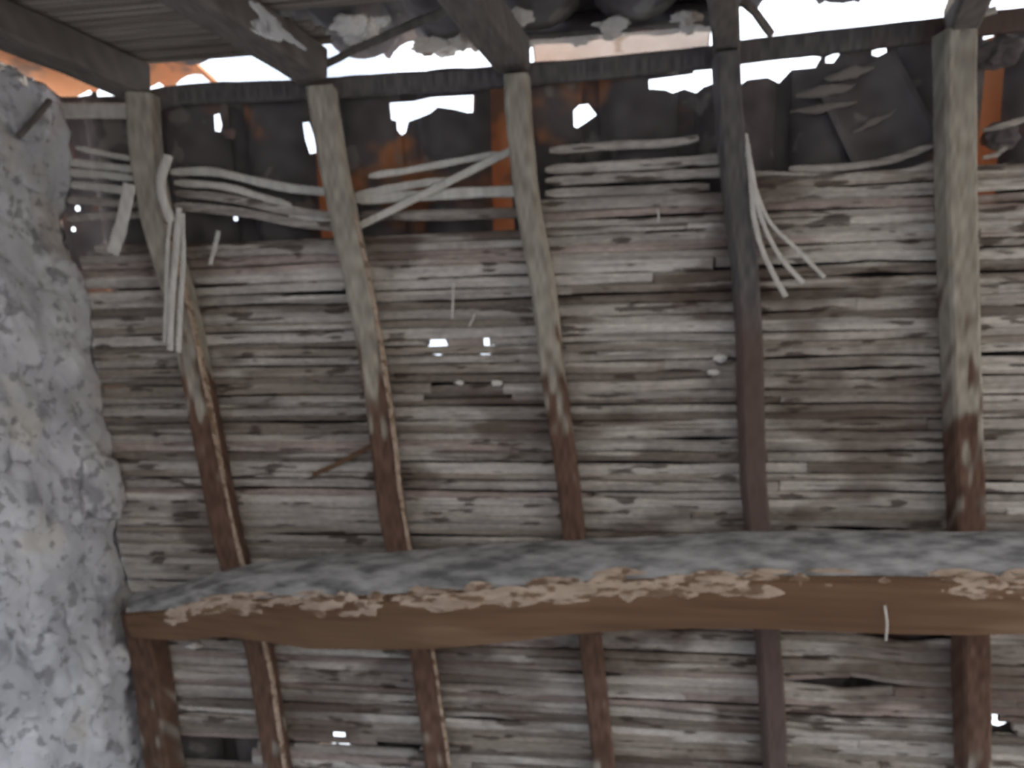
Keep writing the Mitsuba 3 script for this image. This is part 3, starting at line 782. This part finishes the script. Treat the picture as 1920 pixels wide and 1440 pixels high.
HANGING = [
    ('wood_sliver', [((-1.0390, 0.1766), .085), ((-1.0585, 0.2428), .09), ((-1.0924, 0.3219), .095)], .030, .004, 'flat pale slat hanging aslant beside the stone wall', 'slat'),
    ('wood_sliver', [((-0.8827, 0.2807), .02), ((-0.8932, 0.3175), .025), ((-0.9063, 0.3535), .03)], .0105, .003, 'tiny pale slat dangling below the sagging reeds', 'slat'),
    ('hanging_strip', [((-0.9523, 0.2359), .08), ((-0.9667, 0.3197), .09), ((-0.9761, 0.4217), .10), ((-0.9896, 0.5167), .105)], .009, .004, 'left and thinnest of three pale strips hanging over the crooked rafter', 'strip'),
    ('hanging_strip', [((-0.9345, 0.2311), .08), ((-0.9460, 0.3318), .095), ((-0.9626, 0.4336), .105), ((-0.9753, 0.5335), .11)], .014, .005, 'middle and widest of three pale strips hanging over the crooked rafter', 'strip'),
    ('hanging_strip', [((-0.9286, 0.2425), .08), ((-0.9300, 0.3324), .092), ((-0.9428, 0.4341), .102), ((-0.9583, 0.5385), .107)], .011, .004, 'right of three pale strips hanging over the crooked rafter', 'strip'),
    ('split_stub', [((-0.9561, 0.1201), .06), ((-0.9708, 0.1678), .075), ((-0.9687, 0.2096), .08), ((-0.9552, 0.2582), .082)], .021, .012, 'pinkish split stub on the side of the crooked rafter above the hanging strips', 'stub'),
    ('hanging_strip', [((0.2384, 0.1437), .06), ((0.2470, 0.2240), .075), ((0.2527, 0.3045), .09), ((0.2718, 0.3760), .10), ((0.3093, 0.4545), .115)], .0095, .003, 'longest frayed strand hanging right of the dark rafter', 'strip'),
    ('hanging_strip', [((0.2417, 0.1635), .065), ((0.2523, 0.2441), .08), ((0.2687, 0.3152), .095), ((0.3017, 0.3822), .105), ((0.3412, 0.4289), .115)], .0085, .003, 'middle frayed strand hanging right of the dark rafter', 'strip'),
    ('hanging_strip', [((0.2440, 0.1834), .07), ((0.2574, 0.2543), .082), ((0.2835, 0.3159), .095), ((0.3309, 0.3660), .105), ((0.3800, 0.4200), .11)], .0075, .003, 'outermost frayed strand hanging right of the dark rafter', 'strip')]
for k, (name, pts, w, th, text, cat) in enumerate(HANGING):
    tag(put(name, strip(pts, w, th, k + 2), 'pale_reed', smooth=50), text, cat)

# ---------------------------------------------------------------- sticks, straws, crumbs
def stick(points, r, bsdf, name, text, cat, seed):
    p = spline(points, 0.015)
    tag(put(name, roughen(sweep(p, round_section(r, r), IN_FAR), r * 0.25, 0.03, seed), bsdf, smooth=50), text, cat)


stick([N(*(-0.6400, 0.0065), -.045), N(*(-0.4867, 0.0783), -.06), N(*(-0.2998, 0.1818), -.06)], .0085, 'near_wood', 'stick', 'dark stick slanting between two overhead rafters above the white gap', 'stick', 3)
stick([F(*(-0.7170, 0.8448), .008), F(*(-0.6462, 0.8132), .012), F(*(-0.5673, 0.7732), .008)], .0055, 'hewn_wood', 'stick', 'thin brown stick lying across the reeds left of the second rafter', 'stick', 4)
stick([F(*(-1.1864, -0.0008), .10), F(*(-1.1953, 0.0411), .14), F(*(-1.2074, 0.0815), .18)], .006, 'near_wood', 'stick', 'thin dark stick leaning on the top of the stone wall', 'stick', 5)
stick([N(*(0.2201, 0.1390), -.05), N(*(0.2430, 0.1327), -.03), N(*(0.2767, 0.0881), -.01)], .008, 'near_wood', 'twig', 'dark frayed twig poking into the bright ridge gap', 'twig', 6)
stick([N(*(0.6717, 0.0237), -.05), N(*(0.6888, 0.0326), -.05)], .007, 'pale_reed', 'twig', 'short pale twig in the ridge gap at the top right', 'twig', 7)
for k, (p0, p1, text) in enumerate([((-0.3608, 0.4110), (-0.3674, 0.4888), 'pale straw hanging upright above the two bright dots'), ((-0.3163, 0.4786), (-0.3305, 0.5060), 'tiny curled straw above and between the two bright dots'),
                                    ((0.0725, 0.2758), (0.0746, 0.3014), 'tiny straw sticking out left of the dark rafter'), ((0.4845, 1.0352), (0.4896, 1.1057), 'faint pale straw hanging from the beam near the right')]):
    h = .21 if k == 3 else .012
    stick([F(*p0, h), F((p0[0] + p1[0]) / 2 + .002, (p0[1] + p1[1]) / 2, h + .004), F(*p1, h)], .0022, 'pale_reed', 'straw', text, 'straw', 20 + k)
for k, (q, r, text) in enumerate([((0.2017, 0.5876), .012, 'upper of two pale crumbs of mortar by the dark rafter'), ((0.1889, 0.6170), .010, 'lower of two pale crumbs of mortar by the dark rafter'),
                                  ((-0.2757, 0.6344), .010, 'pale crumb of mortar right above the brown bare patch in the reeds'), ((-0.3597, 0.6321), .008, 'smaller pale crumb of mortar left above the brown bare patch'), ((-1.0735, 1.2917), .014, 'pale chip just under the left end of the beam')]):
    tag(put('mortar_crumb', lump(F(*q, 0.004), (r * 1.3, r * 0.8, r * 0.6), 40 + k, 2, 0.5), 'lime', smooth=True), text, 'mortar crumb')
